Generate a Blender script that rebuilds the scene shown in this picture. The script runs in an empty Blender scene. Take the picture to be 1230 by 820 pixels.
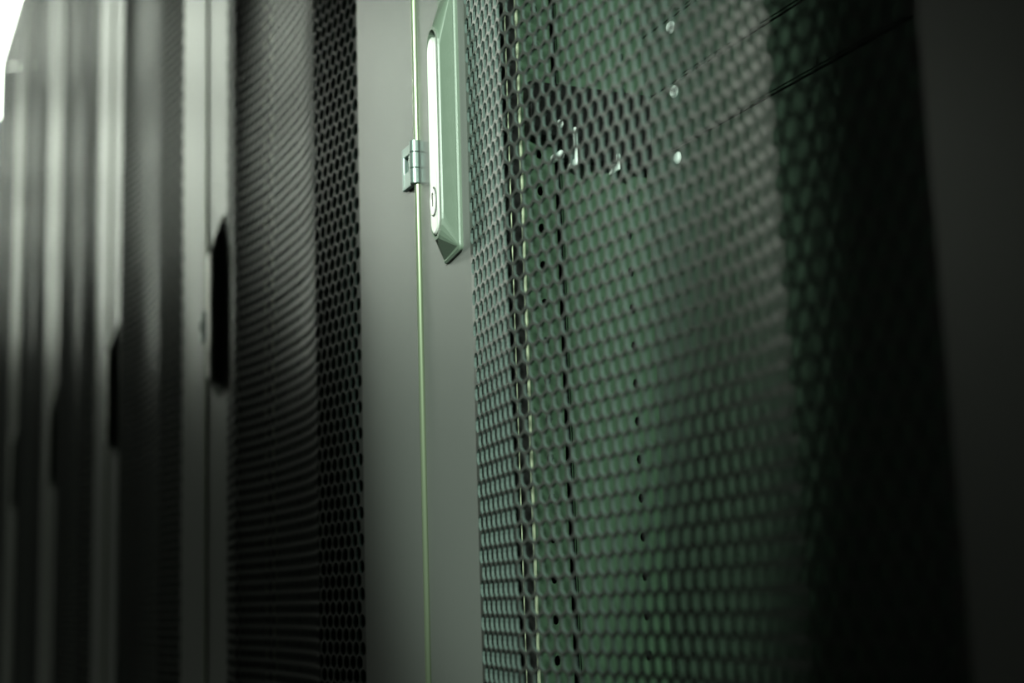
import bpy, math, random
import numpy as np
from mathutils import Matrix, Vector
random.seed(4)

# ------------------------------------------------------------------ camera
CZ = 0.78                      # camera height above the floor
D = 0.3352                     # y of the door faces (camera stands at x=0, y=0)
S = -0.8559                    # x of the seam between nearest and second rack
W = 0.6                        # rack width
YAW, PITCH, ROLL, FPX = 0.4351, 0.1715, -0.0331, 1750.0
fw = Vector((-math.cos(YAW)*math.cos(PITCH), math.sin(YAW)*math.cos(PITCH), math.sin(PITCH)))
r0 = fw.cross(Vector((0, 0, 1))).normalized(); u0 = r0.cross(fw)
rt = math.cos(ROLL)*r0 + math.sin(ROLL)*u0
up = -math.sin(ROLL)*r0 + math.cos(ROLL)*u0
sc = bpy.context.scene
C = sc.collection
cam = bpy.data.cameras.new('camera'); camo = bpy.data.objects.new('camera', cam); C.objects.link(camo)
camo.matrix_world = Matrix(((rt.x, up.x, -fw.x, 0), (rt.y, up.y, -fw.y, 0), (rt.z, up.z, -fw.z, CZ), (0, 0, 0, 1)))
cam.sensor_width = 36; cam.lens = FPX/1230*36; cam.clip_start = 0.02
cam.dof.use_dof = True; cam.dof.focus_distance = 0.90; cam.dof.aperture_fstop = 4.4
sc.camera = camo

# ------------------------------------------------------------------ view, world, lights
sc.view_settings.view_transform = 'Standard'; sc.view_settings.look = 'None'
sc.view_settings.gamma = 1; sc.view_settings.use_curve_mapping = False
sc.view_settings.exposure = 0.0
sc.cycles.use_denoising = True
sc.cycles.max_bounces = 8
wd = bpy.data.worlds.new('world'); sc.world = wd; wd.use_nodes = True
wd.node_tree.nodes['Background'].inputs[0].default_value = (0.6, 0.8, 0.68, 1)
wd.node_tree.nodes['Background'].inputs[1].default_value = 0.004

def lamp(name, kind, loc, target, power, col, **kw):
    l = bpy.data.lights.new(name, kind); o = bpy.data.objects.new(name, l); C.objects.link(o)
    l.energy = power; l.color = col
    for k, v in kw.items(): setattr(l, k, v)
    o.location = loc
    o.rotation_euler = (Vector(target)-Vector(loc)).to_track_quat('-Z', 'Y').to_euler()
    return o
# unseen greenish spot, added behind the camera to light the nearest rack
wl = lamp('added_green_spot', 'SPOT', (0.10, -0.35, CZ+0.62), (-0.705, D, CZ+0.33), 190, (0.80, 1.0, 0.83),
          spot_size=math.radians(42), spot_blend=0.5, shadow_soft_size=0.03)
wl.scale = (0.385, 1.0, 1.0)    # narrow, upright beam
PANEL_EMIT = 12.0               # strength of the ceiling luminaires further down the aisle

# ------------------------------------------------------------------ materials
def mat(name, col, rough=0.5, metal=0.0, spec=0.5, bump=0.0, bscale=2500.0, emit=0.0, var=0.0):
    m = bpy.data.materials.new(name); m.use_nodes = True
    nt = m.node_tree; b = nt.nodes['Principled BSDF']
    b.inputs['Base Color'].default_value = (*col, 1)
    b.inputs['Roughness'].default_value = rough
    b.inputs['Metallic'].default_value = metal
    b.inputs['Specular IOR Level'].default_value = spec
    if emit:
        b.inputs['Emission Color'].default_value = (*col, 1); b.inputs['Emission Strength'].default_value = emit
    if bump or var:
        tc = nt.nodes.new('ShaderNodeTexCoord')
        n = nt.nodes.new('ShaderNodeTexNoise'); n.inputs['Scale'].default_value = bscale
        n.inputs['Detail'].default_value = 2
        nt.links.new(tc.outputs['Object'], n.inputs['Vector'])
    if bump:
        bp = nt.nodes.new('ShaderNodeBump'); bp.inputs['Strength'].default_value = bump
        bp.inputs['Distance'].default_value = 0.0002
        nt.links.new(n.outputs['Fac'], bp.inputs['Height']); nt.links.new(bp.outputs['Normal'], b.inputs['Normal'])
    if var:
        mr = nt.nodes.new('ShaderNodeMapRange')
        mr.inputs['To Min'].default_value = rough-var; mr.inputs['To Max'].default_value = rough+var
        nt.links.new(n.outputs['Fac'], mr.inputs['Value']); nt.links.new(mr.outputs['Result'], b.inputs['Roughness'])
    return m
M_DOOR = mat('black_powder_coat', (0.080, 0.080, 0.078), 0.35, 0, 0.42, bump=0.35, bscale=1800)
M_MESH = mat('black_perforated_steel', (0.026, 0.026, 0.025), 0.33, 0, 0.40)
M_HOUS = mat('graphite_handle_plastic', (0.088, 0.112, 0.088), 0.42, 0, 0.5, bump=0.5, bscale=2200)
M_LEVER = mat('satin_zinc', (0.70, 0.70, 0.67), 0.36, 0.55, 0.6)
M_LOCK = mat('lock_nickel', (0.66,0.66,0.64), 0.28, 0.8, 0.6)
M_DARK = mat('dark_recess', (0.006, 0.006, 0.006), 0.6, 0, 0.1)
M_CUT = mat('lit_hole_wall', (0.060, 0.080, 0.075), 0.4)  # lamplight on the hole walls painted in as a paler, bluer tone
M_ROD = mat('plated_steel', (0.30, 0.35, 0.24), 0.34, 0.75)
M_HINGE = mat('hinge_steel', (0.20, 0.25, 0.24), 0.35, 0.7)
M_CARC = mat('black_cabinet_paint', (0.012, 0.012, 0.012), 0.5, 0, 0.2)
M_EDGE = mat('post_edge_highlight', (0.42, 0.46, 0.33), 0.35, 0.3)  # pale colour stands in for the highlight along the post edges
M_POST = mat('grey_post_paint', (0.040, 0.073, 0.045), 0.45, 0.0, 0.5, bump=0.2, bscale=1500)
M_RAIL = mat('zinc_rail', (0.34, 0.35, 0.33), 0.42, 0.3)
M_BLANK = mat('charcoal_panel_paint', (0.030, 0.046, 0.034), 0.5, 0, 0.4, bump=0.2)
M_SCREW = mat('screw_glint_white', (0.9, 0.95, 0.95), 0.2, 0.3)  # near-white base puts the metal's glint into the colour
M_FLOOR = mat('grey_floor_tile', (0.05, 0.05, 0.05), 0.5, var=0.08, bscale=6)
M_CEIL = mat('white_ceiling_tile', (0.35, 0.36, 0.34), 0.8, var=0.05, bscale=30)
M_WALL = mat('pale_wall_paint', (0.09, 0.095, 0.09), 0.8, var=0.05, bscale=20)
M_LIT = mat('luminaire_diffuser', (0.90, 1.0, 0.85), 0.5, emit=PANEL_EMIT)
M_ALU = mat('white_trim', (0.7, 0.7, 0.7), 0.4)

# ------------------------------------------------------------------ mesh helpers
class MB:
    def __init__(s): s.v = []; s.f = []; s.sm = []
    def add(s, vs, fs, smooth=False):
        o = len(s.v); s.v += [tuple(v) for v in vs]
        s.f += [tuple(i+o for i in f) for f in fs]; s.sm += [smooth]*len(fs)
    def box(s, a, b, bev=0.0):
        x0, y0, z0 = a; x1, y1, z1 = b
        if bev <= 0:
            s.add([(x0,y0,z0),(x1,y0,z0),(x1,y1,z0),(x0,y1,z0),(x0,y0,z1),(x1,y0,z1),(x1,y1,z1),(x0,y1,z1)],
                  [(0,3,2,1),(4,5,6,7),(0,1,5,4),(1,2,6,5),(2,3,7,6),(3,0,4,7)])
            return
        # box whose vertical edges and rims are rounded in two steps
        def ring(i, z):
            k = bev; t = k*(1-0.7071)
            x0_, x1_, y0_, y1_ = x0+i, x1-i, y0+i, y1-i
            c = k
            return [(x0_+c,y0_,z),(x1_-c,y0_,z),(x1_-t,y0_+t,z),(x1_,y0_+c,z),(x1_,y1_-c,z),(x1_-t,y1_-t,z),
                    (x1_-c,y1_,z),(x0_+c,y1_,z),(x0_+t,y1_-t,z),(x0_,y1_-c,z),(x0_,y0_+c,z),(x0_+t,y0_+t,z)]
        t = bev*(1-0.7071)
        rs = [ring(bev*0.9, z0), ring(t, z0+t), ring(0, z0+bev), ring(0, z1-bev), ring(t, z1-t), ring(bev*0.9, z1)]
        s.loft(rs, True, True)
    def loft(s, rings, cap0=False, cap1=False, smooth=False):
        n = len(rings[0]); vs = [p for r in rings for p in r]; fs = []
        for k in range(len(rings)-1):
            for i in range(n):
                j = (i+1) % n
                fs.append((k*n+i, k*n+j, (k+1)*n+j, (k+1)*n+i))
        if cap0: fs.append(tuple(reversed(range(n))))
        if cap1: fs.append(tuple(range((len(rings)-1)*n, len(rings)*n)))
        s.add(vs, fs, smooth)
    def cyl_z(s, cx, cy, z0, z1, r, n=20, bev=0.0, smooth=True):
        def ring(rr, z): return [(cx+rr*math.cos(2*math.pi*i/n), cy+rr*math.sin(2*math.pi*i/n), z) for i in range(n)]
        if bev: rs = [ring(r-bev, z0), ring(r, z0+bev), ring(r, z1-bev), ring(r-bev, z1)]
        else: rs = [ring(r, z0), ring(r, z1)]
        s.loft(rs, True, True, smooth)
    def cyl_y(s, cx, y0, y1, cz, r, n=20, bev=0.0):
        def ring(rr, y): return [(cx+rr*math.cos(2*math.pi*i/n), y, cz+rr*math.sin(2*math.pi*i/n)) for i in range(n)]
        rs = [ring(r, y0), ring(r, y1-bev if y1 > y0 else y1+bev), ring(r-bev, y1)]
        s.loft(rs, True, True)
    def build(s, name, m, parent=None, autosmooth=False):
        me = bpy.data.meshes.new(name); me.from_pydata(s.v, [], s.f)
        me.polygons.foreach_set('use_smooth', s.sm)
        import bmesh
        bm = bmesh.new(); bm.from_mesh(me); bmesh.ops.recalc_face_normals(bm, faces=bm.faces); bm.to_mesh(me); bm.free()
        me.materials.append(m)
        o = bpy.data.objects.new(name, me); C.objects.link(o)
        if parent: o.parent = parent
        return o
def tag(o, label=None, cat=None, group=None, kind=None):
    if label: o['label'] = label
    if cat: o['category'] = cat
    if group: o['group'] = group
    if kind: o['kind'] = kind
    return o
def empty(name, loc):
    o = bpy.data.objects.new(name, None); C.objects.link(o); o.location = loc; return o

# ------------------------------------------------------------------ the room
RH = 2.21                      # rack height
CH = 2.95                      # ceiling height
X0, X1, Y0, Y1 = -14.0, 2.6, -3.4, 3.2
def struct(name, a, b, m):
    k = MB(); k.box(a, b); return tag(k.build(name, m), kind='structure')
struct('floor', (X0, Y0, -0.1), (X1, Y1, 0), M_FLOOR)
struct('ceiling', (X0, Y0, CH), (X1, Y1, CH+0.1), M_CEIL)
struct('wall_left', (X0-0.1, Y0, 0), (X0, Y1, CH), M_WALL)
struct('wall_right', (X1, Y0, 0), (X1+0.1, Y1, CH), M_WALL)
struct('wall_back', (X0, Y1, 0), (X1, Y1+0.1, CH), M_WALL)
struct('wall_front', (X0, Y0-0.1, 0), (X1, Y0, CH), M_WALL)

# ------------------------------------------------------------------ ceiling lights
def ceiling_light(x, y, label, group, lx=1.2, ly=0.6):
    t = empty('ceiling_light', (x, y, CH)); tag(t, label, 'ceiling light', group)
    k = MB(); b = 0.02
    k.box((-lx/2, -ly/2, -0.03), (lx/2, -ly/2+b, 0)); k.box((-lx/2, ly/2-b, -0.03), (lx/2, ly/2, 0))
    k.box((-lx/2, -ly/2+b, -0.03), (-lx/2+b, ly/2-b, 0)); k.box((lx/2-b, -ly/2+b, -0.03), (lx/2, ly/2-b, 0))
    k.build('light_frame', M_ALU, t)
    k = MB(); k.box((-lx/2+b, -ly/2+b, -0.022), (lx/2-b, ly/2-b, -0.001)); k.build('diffuser', M_LIT, t)
AISLE = 'white ceiling lights over the aisle at the far end'
for x, y in ((-5.2, -0.75), (-6.8, -0.75), (-8.4, -0.75), (-10.0, -0.75), (-11.6, -0.75), (-6.0, -2.35), (-7.6, -2.35)):
    ceiling_light(x, y, 'white ceiling light over the aisle at the far end', AISLE)
ceiling_light(-5.35, 0.75, 'glaring white ceiling light above the far rack tops', None, 2.4, 0.9)

# ------------------------------------------------------------------ rack parts (local x from the rack's left seam, y from door face, z from floor)
B, A_ = 0.0806, 0.1205         # solid borders left and right of the perforation
R1, R2, RP = 0.155, W-0.1935, 0.0112   # ridges and how far they stand proud
PZ0, PZ1 = 0.14, RH-0.10       # perforated height
DZ0, DZ1 = 0.055, RH-0.015     # door height
TH = 0.0015
SL = 0.275
def prof(x):
    if x <= R1: return -RP*(x-B)/(R1-B)
    if x >= R2: return -RP*(W-A_-x)/(W-A_-R2)
    h = (R2-R1)/2; m = (R1+R2)/2; sag = h*SL/2.8
    return -RP + sag*(1-abs((x-m)/h)**2.8)
# arc-length table
xs = np.linspace(B, W-A_, 4001); ys = np.array([prof(x) for x in xs])
arc = np.concatenate([[0], np.cumsum(np.hypot(np.diff(xs), np.diff(ys)))])
LEN = arc[-1]
def at_arc(a):
    x = np.interp(a, arc, xs); return x, np.interp(x, xs, ys)
def normal_at(a):
    e = 0.0012
    x0, y0 = at_arc(np.maximum(a-e, 0)); x1, y1 = at_arc(np.minimum(a+e, LEN))
    dx, dy = x1-x0, y1-y0; l = np.hypot(dx, dy); return -dy/l, dx/l     # points to +y (into the rack)

def perforated_panel(parent):
    NH = int(round(LEN/0.0100)); H = LEN/NH; q = H/math.sqrt(3); R = H*0.435; ZS = 1.075
    q *= ZS; qx = q/ZS; row = H*math.sqrt(3)/2*ZS; NR = int((PZ1-PZ0-2*(q))/row)+1
    zc0 = PZ0+q
    V = []; F = []; keys = {}
    co = []
    ang = [math.radians(30+60*k) for k in range(6)]           # corners
    hang = [math.radians(30+30*k) for k in range(12)]         # hole points, even ones point at corners
    def cv(a, z):
        k = (round(a*1e6), round(z*1e6)); i = keys.get(k)
        if i is None: i = keys[k] = len(co); co.append((a, z))
        return i
    faces = []; holes = []
    for r in range(NR):
        zc = zc0+r*row; odd = r % 2
        for i in range(NH-odd):
            ac = (i+0.5+odd*0.5)*H
            cs = []
            for t in ang:
                ca, cz = ac+qx*math.cos(t), zc+q*math.sin(t)
                if r == NR-1 and math.sin(t) > 0: cz = zc+q
                if r == 0 and math.sin(t) < 0: cz = zc-q
                cs.append(cv(ca, cz))
            h0 = len(co)
            for n_, t in enumerate(hang):
                rr = R*(1.06 if n_ % 2 == 0 else 1.0); co.append((ac+rr*math.cos(t), zc+rr*ZS*math.sin(t)))
            for k in range(6):
                faces.append((cs[k], cs[(k+1) % 6], h0+(2*k+2) % 12, h0+2*k+1, h0+2*k))
            holes.append(h0)
        if odd:                                                # solid half cells at both borders
            zt = zc+q; zb = zc-q
            h2 = q/2
            if r == NR-1: h2t = q
            else: h2t = h2
            faces.append((cv(0, zb), cv(H/2, zc-h2), cv(H/2, zc+h2t), cv(0, zt)))
            faces.append((cv(LEN, zb), cv(LEN, zt), cv(LEN-H/2, zc+h2t), cv(LEN-H/2, zc-h2)))
    co = np.array(co); N = len(co)
    X, Y = at_arc(co[:, 0]); nx, ny = normal_at(co[:, 0])
    front = np.stack([X, Y, co[:, 1]], 1)
    back = np.stack([X+nx*TH, Y+ny*TH, co[:, 1]], 1)
    verts = np.concatenate([front, back])
    allf = list(faces) + [tuple(N+i for i in reversed(f)) for f in faces]
    for h in holes:
        for k in range(12):
            j = (k+1) % 12
            allf.append((h+k, h+j, N+h+j, N+h+k))
    me = bpy.data.meshes.new('perforated_panel'); me.from_pydata(verts.tolist(), [], allf)
    me.materials.append(M_MESH); me.materials.append(M_CUT)
    mi = np.zeros(len(allf), dtype=np.int32); mi[2*len(faces):] = 1
    me.polygons.foreach_set('material_index', mi)
    o = bpy.data.objects.new('perforated_panel', me); C.objects.link(o); o.parent = parent
    return o

def stadium(cx, hw, z0, z1, y, n=12):
    """closed outline in the xz plane, rounded at both ends"""
    p = []
    for i in range(n+1):
        t = math.pi*i/n; p.append((cx+hw*math.cos(t), y, z1-hw*1.55+hw*1.55*math.sin(t)))
    for i in range(n+1):
        t = math.pi+math.pi*i/n; p.append((cx+hw*math.cos(t), y, z0+hw*1.55+hw*1.55*math.sin(t)))
    return p
def quadring(pts, y, n=12, rad=0.003):
    """four corner outline (tr, tl, bl, br) resampled to the stadium's point count: 13 on top, 13 below"""
    tr, tl, bl, br = [Vector((a, y, b)) for a, b in pts]
    out = []
    def side(a, b, c, d):
        # from a point just before corner b ... across to corner c ... rounded
        res = []
        h = (n+1)//2
        def arcp(p, cpt, q_, m):
            u1 = (p-cpt).normalized()*rad; u2 = (q_-cpt).normalized()*rad
            for i in range(m):
                t = i/(m-1); s1 = cpt+u1*(1-t)**2+u2*t**2
                res.append(tuple(s1))
        arcp(a, b, c, h); arcp(b, c, d, n+1-h)
        return res
    out += side(br, tr, tl, bl); out += side(tl, bl, br, tr)
    return out

HZ = CZ                        # handle heights below are measured from the camera height
def make_rack():
    root = empty('server_rack', (0, 0, 0))
    # --- carcass
    k = MB()
    k.box((0.0012, 0.030, 0.05), (0.0028, 1.0, RH-0.02), 0)
    k.build('side_panel', M_CARC, root)
    k = MB(); k.box((W-0.0025, 0.030, 0.05), (W-0.0005, 1.0, RH-0.02)); k.build('side_panel', M_CARC, root)
    k = MB(); k.box((0.0012, 0.004, RH-0.014), (W-0.0005, 1.0, RH), 0.002); k.build('top_panel', M_CARC, root)
    k = MB(); k.box((0.0012, 0.010, 0.0), (W-0.0005, 0.99, 0.05), 0.002); k.build('plinth', M_CARC, root)
    k = MB(); k.box((0.0034, 0.985, 0.05), (W-0.003, 0.997, RH-0.02)); k.build('rear_panel', M_CARC, root)
    # --- corner posts with two columns of round holes, one each side
    for sgn in (1, -1):
        k = MB()
        fx = (lambda x: x) if sgn == 1 else (lambda x: W-x)
        def bx(a, b, bev=0):
            xa, xb = sorted((fx(a[0]), fx(b[0]))); k.box((xa, a[1], a[2]), (xb, b[1], b[2]), bev)
        z0, z1 = 0.052, RH-0.022
        def plate(ya, yb, hy, x=0.030, r=0.0026, rz=0.0034, pitch=0.025):
            n = int((z1-z0)/pitch); t = 0.0018; off = (CZ+0.1335) % pitch
            zz = z0; ph = math.ceil((z0+pitch/2-off)/pitch)*pitch+off
            lo = ph-pitch/2
            def q4(a, b, zA, zB):
                k.add([(fx(x), a, zA), (fx(x), b, zA), (fx(x), b, zB), (fx(x), a, zB)], [(0, 1, 2, 3)])
            q4(ya, yb, z0, lo)
            cnt = int((z1-lo)/pitch)
            for i in range(cnt):
                zc = lo+pitch*(i+0.5); zl, zh = zc-pitch/2, zc+pitch/2
                outer = [(yb, zc), (yb, zh), (hy, zh), (ya, zh), (ya, zc), (ya, zl), (hy, zl), (yb, zl)]
                inner = [(hy+r*math.cos(2*math.pi*j/8), zc+rz*math.sin(2*math.pi*j/8)) for j in range(8)]
                vs = [(fx(x), a, b) for a, b in outer]+[(fx(x), a, b) for a, b in inner]+[(fx(x-t), a, b) for a, b in inner]
                fs = [(j, (j+1) % 8, 8+(j+1) % 8, 8+j) for j in range(8)]+[(8+j, 8+(j+1) % 8, 16+(j+1) % 8, 16+j) for j in range(8)]
                k.add(vs, fs)
            q4(ya, yb, lo+pitch*cnt, z1)
        plate(0.0605, 0.0845, 0.0729)
        bx((0.0285, 0.0838, z0), (0.0300, 0.0845, z1))
        plate(0.0885, 0.1580, 0.1378)
        bx((0.0285, 0.0885, z0), (0.0300, 0.0892, z1))
        bx((0.0050, 0.1580, z0), (0.0310, 0.1592, z1))
        post = k.build('post', M_POST, root)
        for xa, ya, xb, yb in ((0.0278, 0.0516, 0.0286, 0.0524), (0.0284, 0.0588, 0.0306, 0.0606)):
            k = MB(); bx((xa, ya, z0), (xb, yb, z1), 0.0005); k.build('edge_highlight_strip', M_EDGE, post)  # thin pale strips added to draw the edge highlights
    # --- 19 inch mounting rails
    for x0, x1 in ((0.064, 0.084), (W-0.084, W-0.064)):
        k = MB(); k.box((x0, 0.1540, 0.06), (x1, 0.1555, RH-0.03)); 
        xe = x0 if x0 < 0.3 else x1-0.0015
        k.box((xe, 0.1555, 0.06), (xe+0.0015, 0.185, RH-0.03)); k.build('mounting_rail', M_RAIL, root)
    # --- door: solid borders with folded returns
    k = MB(); xl, xr = 0.0012, W-0.0052
    k.box((xl, 0.0, DZ0), (B, 0.0014, DZ1)); k.box((W-A_, 0.0, DZ0), (xr, 0.0014, DZ1))
    k.box((B, 0.0, DZ0), (W-A_, 0.0014, PZ0)); k.box((B, 0.0, PZ1), (W-A_, 0.0014, DZ1))
    k.box((xl, 0.0014, DZ0), (xl+0.0014, 0.020, DZ1)); k.box((xr-0.0014, 0.0014, DZ0), (xr, 0.020, DZ1))
    k.box((xl+0.0014, 0.0014, DZ0), (xr-0.0014, 0.020, DZ0+0.0014)); k.box((xl+0.0014, 0.0014, DZ1-0.0014), (xr-0.0014, 0.020, DZ1))
    # end caps that close the ridges at top and bottom of the perforation
    for z in (PZ0, PZ1):
        n = 60; px = [B+(W-A_-B)*i/n for i in range(n+1)]
        a = [(x, prof(x), z) for x in px]; b = [(x, max(0.0014, prof(x)+TH), z) for x in px]
        k.add(a+b, [(i, i+1, n+2+i, n+1+i) for i in range(n)])
    door = k.build('door', M_DOOR, root)
    perforated_panel(door)
    # --- swing handle: flange, tapered housing, recess, lever, lock
    z = HZ
    k = MB()
    fl = [(0.0706, z+0.379), (0.0432, z+0.374), (0.0432, z+0.2010), (0.0700, z+0.2050)]
    fi = [(0.0698, z+0.3780), (0.0440, z+0.3730), (0.0440, z+0.2022), (0.0692, z+0.2062)]
    bo = [(0.0682, z+0.3740), (0.0452, z+0.3690), (0.0446, z+0.2032), (0.0678, z+0.2080)]
    rings = [quadring(fl, 0.0), quadring(fl, -0.0016), quadring(fi, -0.0026), quadring(bo, -0.0026, rad=0.0022),
             stadium(0.0578, 0.0100, z+0.2125, z+0.3495, -0.0115), stadium(0.0578, 0.0094, z+0.2131, z+0.3489, -0.0125),
             stadium(0.0568, 0.0076, z+0.2150, z+0.3475, -0.0125), stadium(0.0568, 0.0074, z+0.2152, z+0.3473, -0.0050)]
    k.loft(rings, True, True)
    k.build('handle_housing', M_HOUS, door)
    k = MB()
    lev = [stadium(0.0566, 0.0062, z+0.2166, z+0.3430, -0.0048), stadium(0.0566, 0.0064, z+0.2166, z+0.3425, -0.0124),
           stadium(0.0566, 0.0058, z+0.2172, z+0.3418, -0.0130), stadium(0.0566, 0.0052, z+0.2178, z+0.3412, -0.0132)]
    k.loft(lev, True, True); 
    tag(k.build('lever', M_LEVER, door), 'pale satin metal lever')
    k = MB()
    def oval(rx, rz, y): return [(0.0566+rx*math.cos(2*math.pi*i/28), y, z+0.2370+rz*math.sin(2*math.pi*i/28)) for i in range(28)]
    k.loft([oval(0.0048, 0.0088, -0.0130), oval(0.0048, 0.0088, -0.0137), oval(0.0044, 0.0083, -0.0139)], True, True)
    lk = k.build('lock_cylinder', M_LOCK, door)
    k = MB(); k.box((0.0556, -0.0141, z+0.2385), (0.0566, -0.0137, z+0.2425)); k.box((0.0566, -0.0141, z+0.2413), (0.0572, -0.0137, z+0.2425))
    k.box((0.0562, -0.0141, z+0.2340), (0.0566, -0.0137, z+0.2385))
    k.build('keyhole', M_DARK, door)
    k = MB(); k.loft([oval(0.0052, 0.0093, -0.0130), oval(0.0052, 0.0093, -0.01335), oval(0.0050, 0.0091, -0.01336)], True, True)
    k.build('lock_rim', M_DARK, door)
    # --- hinge side: full height rod and one leaf hinge
    hx, hy = W-0.0026, -0.0002
    k = MB(); k.cyl_z(hx, hy, DZ0, DZ1, 0.0022, 18); tag(k.build('hinge_rod', M_ROD, door), 'bright steel rod')
    k = MB()
    for a, b in ((0.2868, 0.2945), (0.2760, 0.2864), (0.2655, 0.2756)):
        k.cyl_z(hx, -0.0018, z+a, z+b, 0.0036, 32, 0.0003, smooth=False)
    y0, y1 = -0.0040, -0.0004
    k.box((W-0.0215, y0, z+0.2650), (W-0.0180, y1, z+0.2935), 0.0005)
    k.box((W-0.0181, y0, z+0.2868), (W-0.0045, y1, z+0.2935), 0.0005)
    k.box((W-0.0181, y0, z+0.2650), (W-0.0045, y1, z+0.2760), 0.0005)
    k.box((W-0.0105, y0+0.0005, z+0.2758), (W-0.0050, y1, z+0.2870), 0.0004)
    k.build('hinge', M_HINGE, door)
    return root
def copy_tree(o, parent=None):
    c = o.copy(); C.objects.link(c)
    if parent: c.parent = parent
    for ch in list(o.children): copy_tree(ch, c)
    return c
proto = make_rack()
RL = ['black server rack nearest the camera, green lit posts behind its door and silver lever',
      'second black rack from the camera, meeting the nearest one at the steel hinge rod',
      'third black rack from the camera, its right door border a pale blurred band',
      'fourth black rack from the camera, a dark blurred handle low on its pale border',
      'fifth black rack from the camera, a narrow blurred stripe between paler bands',
      'farthest black rack of the row, at the edge under the white glare']
racks = []
for i in range(6):
    o = proto if i == 0 else copy_tree(proto)
    o.location = (S-i*W, D, 0)
    tag(o, RL[i], 'server rack', 'row of black server racks')
    racks.append(o)

# ------------------------------------------------------------------ what is mounted in the nearest rack
def blank(zb, zt, label, deep=0.012, screws=(0.85,)):
    t = empty('rack_panel', (S, D+0.1518, zb)); tag(t, label, 'rack panel', None)
    h = zt-zb; k = MB()
    k.box((0.0330, 0.0, 0.0006), (W-0.0330, 0.0016, h-0.0006), 0.0005)
    k.box((0.0820, -0.0010, 0.0020), (W-0.0820, 0.0001, h-0.0020), 0.0004)
    k.box((0.0860, 0.0016, 0.0010), (0.0875, deep, h-0.0010)); k.box((W-0.0875, 0.0016, 0.0010), (W-0.0860, deep, h-0.0010))
    k.build('face_plate', M_BLANK, t)
    for s in screws:
        for x in (0.0740, W-0.0740):
            k = MB(); zc = h*s
            k.cyl_y(x, 0.0, -0.0022, zc, 0.0042, 16, 0.0014)
            k.build('screw', M_SCREW, t)
U = 0.04445
zt = CZ+0.3275
blank(zt+U, zt+3*U, 'dark blanking panel behind the mesh, uppermost above two thin panels', screws=(0.44, 0.94))
blank(zt, zt+U, 'thin dark blanking panel behind the mesh, just under the uppermost panel')
blank(zt-U, zt, 'thin dark blanking panel behind the mesh with the brightest glinting screw')
blank(zt-U-12*U, zt-U, 'wide dark panel filling the nearest rack below the thin blanking panels', screws=(1-0.15/11,))

# black bracket with bright screws and clips, fixed to the nearest rack's post
t = empty('cable_bracket', (S, D, CZ)); tag(t, 'black bracket on the green lit post behind the mesh, with glinting screws', 'bracket')
k = MB(); k.box((0.0305, 0.062, 0.2930), (0.0420, 0.1575, 0.3290), 0.001); k.box((0.0305, 0.088, 0.2790), (0.0420, 0.1575, 0.2932), 0.001)
k.build('bracket_body', M_DARK, t)
for y, zz in ((0.083, 0.3015), (0.083, 0.2810)):
    k = MB()
    k.loft([[(0.0425+dx, y+0.0022*s*math.cos(2*math.pi*i/14), zz+0.0028*s*math.sin(2*math.pi*i/14)) for i in range(14)]
            for dx, s in ((-0.004 if zz > .29 else -.012, 1), (0.0, 1), (0.0012, 0.6))], True, True)
    k.build('screw', M_SCREW, t)
for y, za, zb_ in ((0.0925, 0.2740, 0.3000), (0.1240, 0.2740, 0.2850)):
    k = MB(); k.box((0.0300, y, za), (0.0440, y+0.0018, zb_), 0.0005); k.build('clip', M_SCREW, t)
